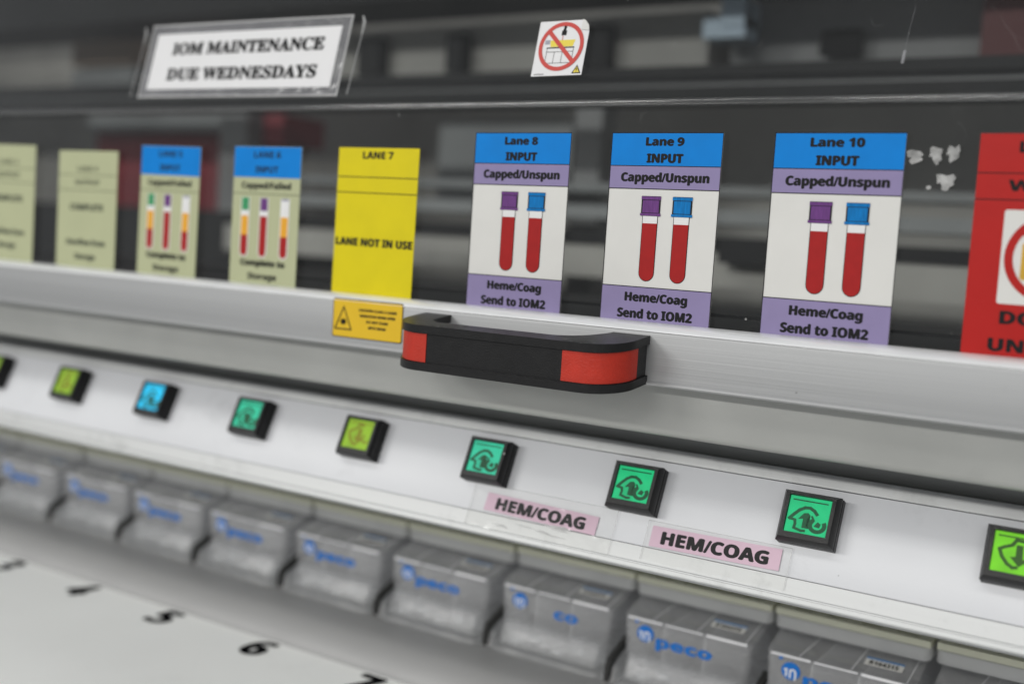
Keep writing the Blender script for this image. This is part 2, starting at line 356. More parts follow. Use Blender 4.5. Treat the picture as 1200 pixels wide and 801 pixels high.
inner_beam('cross_beam', 'lower black beam across the interior just above the fold', .36, .40, .069, .080, 'innerdark', cat='beam')

inner_beam('top_hood_beam', 'broad black beam along the top of the photo behind the cover', .40, .50, .178, .26, 'innerdark', cat='beam')
tag(box('red_cabinet', (-.242, .016, .50, .60, -.035, .078), 'redbox', bevel=.006), 'blurred red cabinet seen through the cover behind the lane 4 and 5 signs', 'cabinet')
tag(box('pink_strip', (-.242, .016, .485, .499, .060, .080), 'beam', bevel=.003), 'pale strip along the top of the blurred red cabinet', 'strip')
tag(box('red_cabinet', (.072, .105, .49, .56, .045, .080), 'redbox', bevel=.004), 'small red block right of the grey column behind the cover', 'cabinet')
tag(box('steel_column', (.022, .066, .47, .50, -.15, .40), 'bodywhite', bevel=.004), 'grey upright column behind the cover, right of the red cabinet', 'column')
tag(box('tan_box', (-.285, -.165, .49, .55, .146, .178), 'brown', bevel=.004), 'small tan box high behind the cover, left of the maintenance notice', 'box')
tag(box('pale_tray', (-.285, -.16, .49, .55, .120, .142), 'beam', bevel=.004), 'pale tray under the tan box, left of the maintenance notice', 'tray')
tag(box('grey_cabinet', (.09, .625, .50, .60, .112, .172), 'inner', bevel=.008), 'wide grey housing blurred behind the cover between notice and sticker', 'housing')
for i_, (xa, xb, lb) in enumerate(((.22, .25, 'left'), (.34, .36, 'middle'), (.50, .53, 'right'))):
    tag(box('dark_block', (xa, xb, .48, .498, .120, .160), 'innerdark', bevel=.003), lb+' dark block on the grey housing behind the cover', 'block')
tag(box('dark_housing', (.64, .86, .52, .60, .112, .20), 'bodywhite', bevel=.006), 'dark grey housing behind the cover, right of the pale reflection', 'housing')
tag(prism_x('black_wedge', [(.50, .128), (.515, .128), (.507, .150)], .73, .765, 'blackm'), 'small black wedge on the dark grey housing at the upper right', 'wedge')
tag(box('black_motor', (.385, .415, .30, .34, -.095, -.045), 'blackm', bevel=.008), 'black motor block behind the gap right of the lane 7 sign', 'motor')
tag(box('black_motor', (.70, .76, .38, .40, -.060, -.040), 'blackm', bevel=.006), 'black block behind the gap right of the lane 10 sign', 'motor')
bm = bmesh.new()
for b_ in ((.632, .672, .470, .50, .140, .158), (.650, .672, .467, .503, .150, .174)): abox(bm, *b_)
tag(fin(bm, 'pale_reflection', 'paleblue'), 'pale blue stepped reflection blurred at the top right of the sticker', 'reflection')  # solid block standing in for a room reflection on the pane
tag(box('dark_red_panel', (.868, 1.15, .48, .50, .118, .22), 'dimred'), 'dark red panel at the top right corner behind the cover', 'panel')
tag(box('tilted_strut', (.49, .52, .50, .53, -.14, .11), 'bodywhite', bevel=.004), 'grey strut behind the gap between the lane 8 and lane 9 signs', 'strut')
tag(box('pale_cover', (.25, .43, .60, .63, -.02, .085), 'beam', bevel=.008), 'pale housing far behind the gap left of the lane 8 sign', 'housing')

# ================================================================== HOOD COVER
hood = empty('hood_cover', 'clear plastic hood cover with brushed aluminium bottom rail and black and red handle', 'cover', (.75, 0, -.12))
def H(o):
    o.matrix_parent_inverse = Matrix.Translation((-.75, 0, .12)); return o
ZC = .0144
H(box('lower_pane', (X0, X1, .0, .003, -.118, ZC-.0008), 'pane', hood))
th = R(13)
uo = Vector((0, 0, ZC+.0008)); uu = Vector((0, math.sin(th), math.cos(th))); un = Vector((0, -math.cos(th), math.sin(th)))
q0, q1 = uo, uo+uu*.40; b0, b1 = q0-un*.003, q1-un*.003
H(prism_x('upper_pane', [(q0.y, q0.z), (q1.y, q1.z), (b1.y, b1.z), (b0.y, b0.z)], X0, X1, 'pane', hood))
# the fold between the panes: a thick rounded bead of the same plastic
pr = [(-.0003+.0019*math.cos(R(a))+.0016, ZC+.0019*math.sin(R(a))) for a in range(0, 360, 20)]
K['bead_clear'] = clear('fold_plastic', (.75, .75, .75), .06, (.5, .5, .5), ior=1.7, rough=.12)
H(prism_x('fold', pr, X0, X1, 'bead_clear', hood, smooth=80))
# bottom rail
rp = [(-.0008, -.0908), (-.004, -.0907), (-.008, -.0913), (-.0106, -.0926), (-.0118, -.0943), (-.0120, -.0952),
      (-.0120, -.1170), (-.0126, -.1176), (-.0130, -.1184), (-.0127, -.1191), (-.0118, -.1195), (-.0095, -.1196), (-.0092, -.1190), (-.0008, -.1190)]
H(prism_x('bottom_rail', rp, X0, X1, 'alu', hood, smooth=28))
H(prism_x('rail_highlight', [(-.0006, -.0903), (-.0042, -.0902), (-.0083, -.0908), (-.0112, -.0922), (-.0124, -.0940), (-.0122, -.0941), (-.0108, -.0927), (-.0080, -.0914), (-.0040, -.0908), (-.0008, -.0909)], X0, X1, 'bead', hood, smooth=60))  # pale strip painting the highlight along the rail's top lip
# grey skirt below it
sp = [(-.0020, -.1192), (-.0020, -.1405), (-.0016, -.1425), (-.0006, -.1438), (.0006, -.1441), (.0020, -.1438), (.0020, -.1192)]
H(prism_x('skirt', sp, X0, X1, 'skirt', hood, smooth=40))
# handle: U-shaped bar, swept section, flanges above and below, red corner inserts
hx0, hx1, hyb, hyf = .6978, .8292, -.0121, -.0445
zc_h = -.1115
def upath(inset, rad, n=8):
    xa, xb, yf = hx0+inset, hx1-inset, hyf+inset
    rad = max(rad-inset, .001)
    pts = [(xa, hyb), (xa, yf+rad)]
    for i in range(1, n+1):
        a = R(90*i/n); pts.append((xa+rad-rad*math.cos(a), yf+rad-rad*math.sin(a)))
    for i in range(n+1):
        a = R(90*i/n); pts.append((xb-rad+rad*math.sin(a), yf+rad-rad*math.cos(a)))
    pts.append((xb, hyb)); return pts
def band(name, ins0, ins1, z0, z1, m, parent, rad=.019, bevel=0, rng=None, rev=False):
    A, B = upath(ins0, rad), upath(ins1, rad)
    if rng: A, B = A[rng[0]:rng[1]], B[rng[0]:rng[1]]
    bm = bmesh.new(); g = []
    for (ax, ay), (bx, by) in zip(A, B): g.append([bm.verts.new(p) for p in ((ax, ay, z0), (ax, ay, z1), (bx, by, z1), (bx, by, z0))])
    for i in range(len(g)-1):
        for j in range(4): bm.faces.new((g[i][j], g[i][(j+1) % 4], g[i+1][(j+1) % 4], g[i+1][j]))
    bm.faces.new(g[0]); bm.faces.new(g[-1][::-1])
    return H(fin(bm, name, m, parent, bevel=bevel, seg=3, smooth=50))
def ushape(name, ins, z0, z1, m, parent, bevel, wl=.0165, wr=.0195, ti=-.0335):
    out = [(x, y) for x, y in upath(ins, .019, 10)]
    out[0] = (out[0][0], hyb); out[-1] = (out[-1][0], hyb)
    xr, xl = hx1-wr+ins, hx0+wl-ins; ti += -ins
    inner = [(xr, hyb), (xr, hyb-.003), (xr-.002, -.0190), (xr-.006, -.0255), (xr-.012, -.0305), (xr-.020, ti), (xl+.006, ti), (xl+.001, ti+.004), (xl, -.0240), (xl, hyb)]
    poly = out+inner; bm = bmesh.new()
    a = [bm.verts.new((x, y, z0)) for x, y in poly]; b = [bm.verts.new((x, y, z1)) for x, y in poly]; n = len(poly)
    for i in range(n): bm.faces.new((a[i], a[(i+1) % n], b[(i+1) % n], b[i]))
    bm.faces.new(a[::-1]); bm.faces.new(b)
    return fin(bm, name, m, parent, bevel=bevel, seg=3, smooth=45)
handle = H(ushape('handle', .0012, zc_h-.0080, zc_h+.0080, 'black', hood, 0))
def HH(o):
    o.matrix_parent_inverse = Matrix.Identity(4); return o
for (z0, z1) in ((zc_h+.0074, zc_h+.0114), (zc_h-.0114, zc_h-.0074)):
    HH(ushape('flange', 0, z0, z1, 'black', handle, .0013))
n_ = len(upath(0, .019))
# red inserts follow the corner and run a little along the front
def insert(side):
    A = upath(.0009, .019)
    if side == 'L': pts = A[1:10] + [(hx0+.0245, A[9][1])]
    else: pts = [(hx1-.0290, A[10][1])] + A[10:19] + [(A[18][0], A[18][1]+.0035)]
    bm = bmesh.new(); g = []
    for i, (x, y) in enumerate(pts):
        cx, cy = (hx0+hx1)/2, -.02
        dx, dy = cx-x, cy-y; l_ = math.hypot(dx, dy)
        j, k_ = max(i-1, 0), min(i+1, len(pts)-1); tx, ty = pts[k_][0]-pts[j][0], pts[k_][1]-pts[j][1]; tl = math.hypot(tx, ty)
        nx, ny = -ty/tl, tx/tl
        q = (x+nx*.0018, y+ny*.0018)
        g.append([bm.verts.new(p) for p in ((x, y, zc_h-.0071), (x, y, zc_h+.0071), (*q, zc_h+.0071), (*q, zc_h-.0071))])
    for i in range(len(g)-1):
        for j in range(4): bm.faces.new((g[i][j], g[i][(j+1) % 4], g[i+1][(j+1) % 4], g[i+1][j]))
    bm.faces.new(g[0]); bm.faces.new(g[-1][::-1])
    return HH(fin(bm, 'red_insert', 'red', handle, bevel=.0002, seg=1, smooth=50))
insert('L'); insert('R')
for o in [handle]+list(handle.children):      # the legs rise a little towards the rail
    for v in o.data.vertices: v.co.z += (v.co.y-hyf)*.13

# ================================================================== CONTROL PANEL
pt = .4308; PB = Vector((0, .0251, -.1767)); PU = Vector((0, math.sin(pt), math.cos(pt))); 
pf = Frame(PB, (1, 0, 0), PU)
panel = empty('control_panel', 'sloping white control panel with a row of square lit push buttons', 'control panel', (0, 0, 0))
def sprism(name, sh, m, parent, smooth=35):
    """profile in (s along slope, h out) extruded along x"""
    pts = [pf(0, s, h) for s, h in sh]
    return prism_x(name, [(p.y, p.z) for p in pts], X0, X1, m, parent, smooth)
sprism('plate', [(-.0288, -.003), (-.0288, -.0001), (-.0286, .0), (.0152, .0), (.0154, -.0001), (.0154, -.003)], 'white', panel)
sprism('top_trim', [(.0158, -.006), (.0158, .0002), (.0160, .0004), (.0216, .0004), (.0224, .0001), (.0228, -.0006), (.0228, -.006)], 'trim', panel)
sprism('bottom_trim', [(-.0291, -.006), (-.0291, .0002), (-.0293, .0004), (-.0368, .0004), (-.0372, -.0002), (-.0377, -.0002), (-.0381, .0006), (-.0398, .0006), (-.0404, .0001), (-.0405, -.006)], 'trim', panel)
t0, t1 = pf(0, .0226, -.001), pf(0, -.0402, -.003)
# box behind the plate
i0, i1, i2, i3 = pf(0, .0220, -.0034), pf(0, -.0395, -.0034), None, None
prism_x('housing', [(i0.y, i0.z), (.24, i0.z), (.24, i1.z), (i1.y, i1.z)], X0, X1, 'trim', panel)
prism_x('gap_seal', [(.047, i0.z+.0002), (.047, -.1215), (.050, -.1215), (.050, i0.z+.0002)], X0, X1, 'skirt', panel)

def arrow_icon(kind):
    up_outer = [(.07, .36), (.17, .50), (.28, .63), (.40, .71), (.52, .72), (.63, .66), (.71, .57)]
    low = [(.07, .36), (.21, .34), (.23, .24), (.22, .12), (.40, .07), (.48, .08)]
    inner = [[(.28, .38), (.40, .56), (.50, .58), (.56, .52), (.50, .44), (.50, .20), (.57, .15), (.40, .15), (.40, .40)]]
    polys = stroke(up_outer, .085) + stroke(low, .07) + inner + ringpoly(.76, .28, .12, .225, 130, 395, 16) + [[(.68, .24), (.82, .22), (.84, .33), (.76, .38), (.72, .32)]] + stroke([(.60, .50), (.66, .40), (.62, .30)], .05)
    if kind == 'down':
        o = [(.62, .82), (.45, .84), (.38, .70), (.22, .62), (.13, .56), (.20, .38), (.32, .22), (.44, .14), (.52, .16)]
        polys = stroke(o, .08) + [[(.46, .72), (.60, .72), (.62, .38), (.74, .36), (.56, .18), (.36, .40), (.47, .42)]] + ringpoly(.82, .38, .10, .16, 120, 330, 10)
    return polys
def make_button():
    """square push button centred on x = 0; parts: collar, bezel frame, screen, icon"""
    hw, hh, d = .0134, .0122, .0098
    bm = bmesh.new()
    # lower collar, inner barrel, and a bevelled frame round the recessed screen
    def lbox(x0, x1, s0, s1, h0, h1):
        vs = [bm.verts.new(pf(x, s, h)) for x in (x0, x1) for s in (s0, s1) for h in (h0, h1)]
        for f in ((0, 1, 3, 2), (4, 6, 7, 5), (0, 4, 5, 1), (2, 3, 7, 6), (0, 2, 6, 4), (1, 5, 7, 3)): bm.faces.new([vs[i] for i in f])
    lbox(-hw, hw, -hh, hh, 0.0001, d*.40)
    lbox(-hw+.0009, hw-.0009, -hh+.0009, hh-.0009, d*.40+.00002, d*.50)
    rings = [(-hw, hw, -hh, hh, d*.50), (-hw, hw, -hh, hh, d*.72), (-hw+.0016, hw-.0016, -hh+.0016, hh-.0016, d), (-hw+.0034, hw-.0034, -hh+.0042, hh-.0024, d), (-hw+.0036, hw-.0036, -hh+.0044, hh-.0026, d-.0014)]
    prev = None
    for (x0, x1, s0, s1, h) in rings:
        v = [bm.verts.new(pf(x, s, h)) for x, s in ((x0, s0), (x1, s0), (x1, s1), (x0, s1))]
        if prev is None: bm.faces.new(v[::-1])
        else:
            for i in range(4): bm.faces.new((prev[i], prev[(i+1) % 4], v[(i+1) % 4], v[i]))
        prev = v
    bm.faces.new(prev)
    return fin(bm, 'push_button', 'black', panel, bevel=.0003, seg=2, smooth=40), (hw, hh, d)
btn0, (hw, hh, d) = make_button()
sx0, sx1, ss0, ss1 = -hw+.0037, hw-.0037, -hh+.0045, hh-.0027
scr0 = plate('screen', pf, rect(sx0, ss0, sx1, ss1), d-.00135, d-.0011, 'lcd_green', btn0)
lens0 = plate('lens', pf, rect(sx0-.00002, ss0-.00002, sx1+.00002, ss1+.00002), d-.0007, d-.0005, 'lens', btn0)
def icon_obj(kind, m, parent):
    W_, H_ = sx1-sx0, ss1-ss0
    polys = [rect(.07, .88, .93, .915)] + arrow_icon(kind)
    return multi('icon', pf, [[(sx0+u*W_, ss0+v_*H_) for u, v_ in q] for q in polys], d-.00109, d-.00105, m, parent)
btns = {3: ('down', 'lcd_olive', 'icon_lime', 'push button with yellow green lit screen'), 4: ('down', 'lcd_olive', 'icon_amber', 'push button with yellow green lit screen and amber symbol'), 5: ('up', 'lcd_blue', 'icon_green', 'push button with sky blue lit screen'),
        6: ('up', 'lcd_teal', 'icon_green', 'push button with teal green lit screen'), 7: ('down', 'lcd_olive', 'icon_amber', 'push button with lime lit screen and amber arrow'), 8: ('up', 'lcd_teal', 'icon_green', 'push button with teal lit screen and a white fleck on its frame'),
        9: ('up', 'lcd_green', 'icon_green', 'push button with emerald lit screen and arrow symbol'), 10: ('up', 'lcd_green', 'icon_green', 'push button with emerald lit screen beside the second pink label'), 11: ('down', 'lcd_lime', 'icon_lime', 'push button with bright lime screen and ragged tape round it')}
BDX, BDS = .0022, -.0016
first = True
for k in sorted(btns):
    kind, sm, im, lab = btns[k]
    b_ = btn0 if first else btn0.copy()
    if not first: COL.objects.link(b_); b_.parent = panel
    b_.location = (k*P+BDX, BDS*PU.y, BDS*PU.z)
    b_['label'] = lab
    if first: s_ = scr0
    else:
        s_ = scr0.copy(); s_.data = scr0.data.copy(); COL.objects.link(s_); s_.parent = b_
        s_.data.materials.clear(); 
    s_.data.materials.clear(); s_.data.materials.append(K[sm])
    icon_obj(kind, im, b_)
    if not first:
        l_ = lens0.copy(); COL.objects.link(l_); l_.parent = b_
    first = False
    if k == 8:
        multi('fleck', pf, [[(hw-.0016+.0004*math.cos(a), .0045+.0004*math.sin(a)) for a in [R(q*60) for q in range(6)]]], d, d+.0002, 'paper', b_)
    if k == 11:
        # torn bits of tape round the screen
        polys = []
        for i in range(13):
            t = i/13; cx = sx0-.0006+random.uniform(-.0006, .0006) if i < 8 else sx0+(i-8)*.0028; cy = ss0+t*1.55*(ss1-ss0) if i < 8 else ss1+.0009
            polys.append([(cx+random.uniform(.0002, .0011)*math.cos(R(q*72)), cy+random.uniform(.0002, .0013)*math.sin(R(q*72))) for q in range(5)])
        multi('torn_tape', pf, polys, d+.0001, d+.0004, 'tape', b_)

# ================================================================== LANE SIGNS
def tube_pic(fr, parent, cx, top, w_, htot, cap, fluid, upper=None, cap_h=.0095, gap=.0035, outline=True):
    """flat printed drawing of a sample tube: cap, glass outline, filled body with a round end"""
    r_ = w_/2; bot = top-htot
    if outline:
        ow = r_+.0003
        ol = [(cx-ow, top-cap_h), (cx-ow, bot+ow)] + [(cx-ow*math.cos(R(a)), bot+r_-ow*math.sin(R(a))) for a in range(0, 181, 15)] + [(cx+ow, top-cap_h)]
        plate('tube_outline', fr, ol, .0002, .00034, 'ink', parent)
        il = rect(cx-r_, top-cap_h-gap, cx+r_, top-cap_h)
        plate('tube_glass', fr, il, .00034, .00040, 'tubeglass', parent)
    else:
        ow = r_+.0007
        ol = [(cx-ow, top), (cx-ow, bot+r_)] + [(cx-ow*math.cos(R(a)), bot+r_-ow*math.sin(R(a))) for a in range(0, 181, 20)] + [(cx+ow, top)]
        plate('tube_glass', fr, ol, .0002, .00034, 'tubeglass', parent)
    ft = top-cap_h-gap
    if upper:
        mid = ft-(ft-bot)*.48
        plate('serum_fill', fr, rect(cx-r_, mid, cx+r_, ft), .00034, .00046, upper, parent); ft = mid-.00001
    body = [(cx-r_, ft)] + [(cx-r_*math.cos(R(a)), bot+r_-r_*math.sin(R(a))) for a in range(0, 181, 15)] + [(cx+r_, ft)]
    plate('blood_fill', fr, body, .00034, .00046, fluid, parent)
    cw = r_+(.0010 if outline else 0.)
    if outline:
        plate('cap', fr, rect(cx-cw-.0002, top-cap_h, cx+cw+.0002, top), .00034, .00050, 'ink', parent)
        plate('cap_face', fr, rect(cx-cw+.0005, top-cap_h+.0016, cx+cw-.0005, top-.0020), .0005, .00056, cap, parent)

        plate('cap_rim', fr, rect(cx-cw-.0003, top-.0017, cx+cw+.0003, top-.0002), .00056, .0006, cap, parent)
        plate('cap_skirt', fr, rect(cx-cw-.0006, top-cap_h+.0001, cx+cw+.0006, top-cap_h+.0013), .0005, .0006, cap, parent)
    else:
        plate('cap', fr, rect(cx-cw, top-cap_h, cx+cw, top-.0002), .00034, .0005, cap, parent)

def sign_frame(x, rot=0.):
    c, s = math.cos(R(rot)), math.sin(R(rot))
    return Frame((x, -.0001, 0), (c, 0, s), (-s, 0, c))
SG = 'lane signs stuck along the inside of the rail'
ZB = -.0935
def base_sign(k, x, w_, top, papermat, label, rot=0.):
    t = empty('lane_sign', label, 'sign', (0, 0, 0), SG)
    fr = sign_frame(x, rot)
    plate('paper', fr, rect(0, ZB, w_, top), 0, .0002, papermat, t)
    return t, fr
for k, x in ((8, .7150), (9, .7955), (10, .8779)):
    w_ = .0579; tp = 0.0
    t, fr = base_sign(k, x, w_, tp, 'paper', {8: 'white lane 8 sign with blue header, nearest the yellow lane 7 sign', 9: 'white lane 9 sign with blue header, stuck above the right end of the handle', 10: 'white lane 10 sign with blue header, left of the torn paper scraps'}[k])
    plate('header_band', fr, rect(.0004, -.0157, w_-.0004, -.0004), .0002, .00035, 'blue', t)
    plate('caption_band', fr, rect(.0004, -.0266, w_-.0004, -.0161), .0002, .00035, 'lav', t)
    plate('footer_band', fr, rect(.0004, ZB, w_-.0004, -.0741), .0002, .00035, 'lav', t)
    multi('border', fr, [rect(0, -.0161, w_, -.0157), rect(0, -.0270, w_, -.0266), rect(0, -.0741, w_, -.0737), rect(0, ZB, .0004, tp), rect(w_-.0003, ZB, w_, tp), rect(0, tp-.0004, w_, tp)], .0002, .00037, 'ink', t)
    c = w_/2
    lettering('Lane %d' % k, fr, c-.0005, -.0043, .0195 if k < 10 else .0235, .0037, 'ink', t, h=.0004, bold=.0003)
    lettering('INPUT', fr, c, -.0122, .0185, .0040, 'ink', t, h=.0004, bold=.00033)
    lettering('Capped/Unspun', fr, c+.0005, -.0213, .0455, .0040, 'ink', t, h=.0004, bold=.0003)
    lettering('Heme/Coag', fr, c+.0005, -.0788, .0325, .0040, 'ink', t, h=.0004, bold=.0003)
    lettering('Send to IOM2', fr, c+.0003, -.0868, .0390, .0042, 'ink', t, h=.0004, bold=.0003)
    tube_pic(fr, t, .0235, -.0302, .0076, .0405, 'purple', 'bloodred')
    tube_pic(fr, t, .0398, -.0302, .0076, .0405, 'capblue', 'bloodred')
# lane 7, out of use
t, fr = base_sign(7, .6215, .0572, -.0083, 'yellow', 'plain yellow lane 7 sign saying the lane is not in use', -.4)
multi('border', fr, [rect(0, -.0249, .0572, -.0244), rect(0, -.0336, .0572, -.0331)], .0002, .0003, 'ink', t)
lettering('LANE 7', fr, .0285, -.0124, .0215, .0038, 'ink', t, h=.0003, bold=.0002)
lettering('LANE NOT IN USE', fr, .0287, -.0610, .0545, .0041, 'ink', t, h=.0003, bold=.0003)
# lanes 5 and 6
for k, x, rot, lab in ((6, .5385, .3, 'pale green lane 6 sign with blue header and three tubes, next to the yellow sign'), (5, .4545, .9, 'pale green lane 5 sign with blue header and three tubes, before the red blur')):
    w_ = .0545
    t, fr = base_sign(k, x, w_, -.0082, 'green_paper', lab, -rot)
    plate('header_band', fr, rect(.0002, -.0265, w_-.0002, -.0084), .0002, .00035, 'blue', t)
    multi('border', fr, [rect(0, -.0364, w_, -.0360)], .0002, .0003, 'inkblur', t)
    lettering('LANE %d' % k, fr, w_/2, -.0130, .0215, .0038, 'ink', t, h=.0004, bold=.0001)
    lettering('INPUT', fr, w_/2, -.0218, .0185, .0038, 'ink', t, h=.0004, bold=.0001)
    lettering('Capped/Failed', fr, w_/2, -.0313, .0400, .0036, 'ink', t, h=.0003, bold=.0002)
    lettering('Complete to', fr, w_/2, -.0775, .0360, .0036, 'ink', t, h=.0005, bold=.0002)
    lettering('Storage', fr, w_/2, -.0855, .0235, .0036, 'ink', t, h=.0003, bold=.0002)
    tube_pic(fr, t, .0110, -.0385, .0056, .0352, 'capgreen', 'bloodred', 'serum', cap_h=.0078, gap=.0032, outline=False)
    tube_pic(fr, t, .0265, -.0385, .0056, .0352, 'purple', 'bloodred', None, cap_h=.0078, gap=.0032, outline=False)
    tube_pic(fr, t, .0435, -.0385, .0056, .0352, 'tubeglass', 'bloodred', 'serum', cap_h=.0078, gap=.0032, outline=False)
    plate('tube_stopper', fr, rect(.0408, -.0400, .0462, -.0385), .0005, .00055, 'greycap', t)
# lanes 3 and 4
for k, x, top, rot, lab in ((4, .3700, -.0120, -.3, 'plain pale green lane 4 output sign between two dark gaps'), (3, .2830, -.0080, -.9, 'plain pale green lane 3 sign cut by the left edge of the photo')):
    w_ = .0610
    t, fr = base_sign(k, x, w_, top, 'green_paper', lab, rot)
    y1, y2 = top-.0160, top-.0262
    multi('border', fr, [rect(0, y1-.0004, w_, y1), rect(0, y2-.0004, w_, y2)], .0002, .0003, 'inkblur', t)
    lettering('LANE %d' % k, fr, w_/2, top-.0120, .0210, .0034, 'inkblur', t, h=.0003)
    lettering('OUTPUT', fr, w_/2, top-.0212, .0255, .0034, 'inkblur', t, h=.0003, bold=.0001)
    lettering('COMPLETE', fr, w_/2, top-.0378, .0340, .0040, 'inkblur', t, h=.0003, bold=.0003)
    lettering('Overflow from', fr, w_/2, top-.0615, .0400, .0036, 'inkblur', t, h=.0003, bold=.0003)
    lettering('Storage', fr, w_/2, top-.0710, .0210, .0036, 'inkblur', t, h=.0003, bold=.0003)
# lane 11, red
t, fr = base_sign(11, .9650, .0600, -.0004, 'redpaper', 'red lane 11 warning sign with crossed out padlock at the right edge', 0)
w_ = .06
multi('border', fr, [rect(0, -.0165, w_, -.0161), rect(0, -.0272, w_, -.0268)], .0002, .0003, 'ink', t)
lettering('Lane 11', fr, w_/2-.003, -.0057, .0230, .0042, 'ink', t, h=.0003, bold=.0003)
lettering('WASTE', fr, w_/2-.002, -.0212, .0310, .0042, 'ink', t, h=.0003, bold=.00025)
plate('white_panel', fr, rrect(.0120, -.0690, .0560, -.0310, .001), .0002, .0003, 'paper', t)
cxp, cyp = .0310, -.0500
plate('padlock_body', fr, rrect(cxp-.0112, cyp-.0090, cxp+.0112, cyp+.0060, .0012), .0003, .0004, 'gold', t)
multi('padlock_shackle', fr, ringpoly(cxp, cyp+.0062, .0050, .0074, 0, 180, 14), .0003, .00036, 'greycap', t)
multi('prohibition_ring', fr, ringpoly(cxp, cyp, .0144, .0177, n=48), .0004, .00046, 'redpaper', t)
multi('prohibition_bar', fr, stroke([(cxp-.0112, cyp+.0108), (cxp+.0112, cyp-.0108)], .0024), .0004, .00043, 'redpaper', t)
lettering('DO NOT', fr, .0325, -.0745, .0370, .0050, 'ink', t, h=.0003, bold=.0003)
lettering('UNLOCK', fr, .0300, -.0858, .0390, .0050, 'ink', t, h=.0003, bold=.0003)

# ================================================================== CAUTION LABEL ON THE RAIL
t = empty('caution_label', 'amber laser caution label on the metal rail, left of the handle', 'label')
cf = Frame((.6335, -.0121, -.1037), (1, 0, .004), (0, 0, 1))
cw_, chh = .0490, .0216
plate('backing', cf, rrect(-.0002, -chh/2, cw_+.0002, chh/2, .0012), 0, .00012, 'ink', t)
plate('amber_face', cf, rrect(.0003, -chh/2+.0005, cw_-.0003, chh/2-.0005, .0010), .00012, .0002, 'amber', t)
tri = [(.0018, -.0062), (.0136, -.0062), (.0077, .0062)]
multi('triangle', cf, stroke(tri, .0008, True), .0002, .00025, 'ink', t)
multi('burst', cf, [[(.0077+.0022*(1 if i % 2 else .45)*math.cos(R(i*22.5)), -.0022+.0022*(1 if i % 2 else .45)*math.sin(R(i*22.5))) for i in range(16)]], .0002, .00025, 'ink', t)
for i, (s, wd) in enumerate((('CAUTION CLASS 2 LASER', .0265), ('RADIATION WHEN OPEN', .0245), ('DO NOT STARE', .0150), ('INTO BEAM', .0120))):
    lettering(s, cf, .0318, .0052-i*.0031, wd, .0014, 'ink', t, h=.00026, bold=.00012)

# ================================================================== NOTICE AND STICKER ON THE UPPER PANE
uf = Frame(uo + un*.0002, (1, 0, 0), uu)
t = empty('maintenance_notice', 'white maintenance notice in a clear plastic sleeve on the upper cover', 'notice')
nf = Frame(uf(.4530, .0128), (1, 0, -.0103), tuple(uu+Vector((.0103, 0, 0))))
pw, ph = .1563, .0372
plate('sleeve', nf, rrect(-.0062, -.0052, pw+.0066, ph+.0062, .001), 0, .0003, 'sleeve', t)
multi('sleeve_rim', nf, [rect(-.0066, -.0056, pw+.0070, -.0044), rect(-.0066, ph+.0052, pw+.0070, ph+.0064), rect(-.0066, -.0056, -.0056, ph+.0064), rect(pw+.0058, -.0056, pw+.0070, ph+.0064)], .0003, .0007, 'edgeglint', t)
plate('paper', nf, rect(0, 0, pw, ph), .0003, .0006, 'noticepaper', t)
lettering('IOM MAINTENANCE', nf, pw/2+.003, .0268, .1280, .0074, 'ink', t, h=.0008, style='serif', bold=.0005)
lettering('DUE WEDNESDAYS', nf, pw/2+.002, .0098, .1265, .0074, 'ink', t, h=.0008, style='serif', bold=.0005)
for xs in (-.0135, pw+.0150):
    multi('tape_edge_glint', nf, stroke([(xs-.0010, ph+.0050), (xs+.0008, ph-.004), (xs, ph*.5), (xs-.001, -.0045)], .00035), .0001, .0004, 'edgeglint', t)
    multi('tape_glint', nf, stroke([(xs-.0010, ph+.0050), (xs+.0012, ph+.0015), (xs+.0006, ph-.005)], .0009), .0001, .0005, 'edgeglint', t)
# sticker
t = empty('prohibition_sticker', 'white square sticker with a red circle and bar, upper cover centre', 'sticker')
sf = Frame(uf(.7446, .0137), (1, 0, 0), tuple(uu))
q = .0294
pts = [(0, 0), (q, .0002), (q, q*.80), (q-.0008, q*.90), (q-.0028, q*.97), (q-.0045, q), (0, q)]
plate('paper', sf, pts, 0, .0002, 'noticepaper', t)
plate('curled_corner', sf, [(q-.0045, q*.82), (q+.0002, q*.80), (q-.0006, q*.90), (q-.0026, q*.975), (q-.0042, q+.0002)], .0003, .0007, 'paper', t)
c_ = (q*.50, q*.53)
multi('yellow_table', sf, [[(.0085, .0155), (.0215, .0155), (.0225, .0190), (.0080, .0190)]], .0002, .00028, 'signyellow', t)
multi('line_drawing', sf, stroke([(.0066, .0150), (.0223, .0150)], .0006) + stroke([(.0066, .0128), (.0223, .0128)], .00022) + stroke([(.0066, .0068), (.0213, .0068)], .00022) + stroke([(.0068, .0068), (.0068, .0150)], .00022) + stroke([(.0114, .0068), (.0114, .0128)], .00022) + stroke([(.0160, .0068), (.0160, .0128)], .00022) + stroke([(.0222, .0068), (.0222, .0150)], .00022), .00028, .00031, 'ink', t)
multi('monitor', sf, [rect(.0050, .0170, .0078, .0192)], .0003, .00033, 'greycap', t)
multi('figure', sf, [rect(.0138, .0215, .0166, .0240), [(.0142, .0240), (.0162, .0240), (.0158, .0252), (.0146, .0252)]] + ringpoly(.0154, .0258, 0.0001, .0009, n=10), .0002, .00028, 'ink', t)
multi('red_line', sf, [rect(.0146, .0190, .0150, .0212)], .00031, .00034, 'signred', t)
multi('prohibition_ring', sf, ringpoly(c_[0], c_[1], .0109, .0130, n=48), .00034, .00040, 'signred', t)
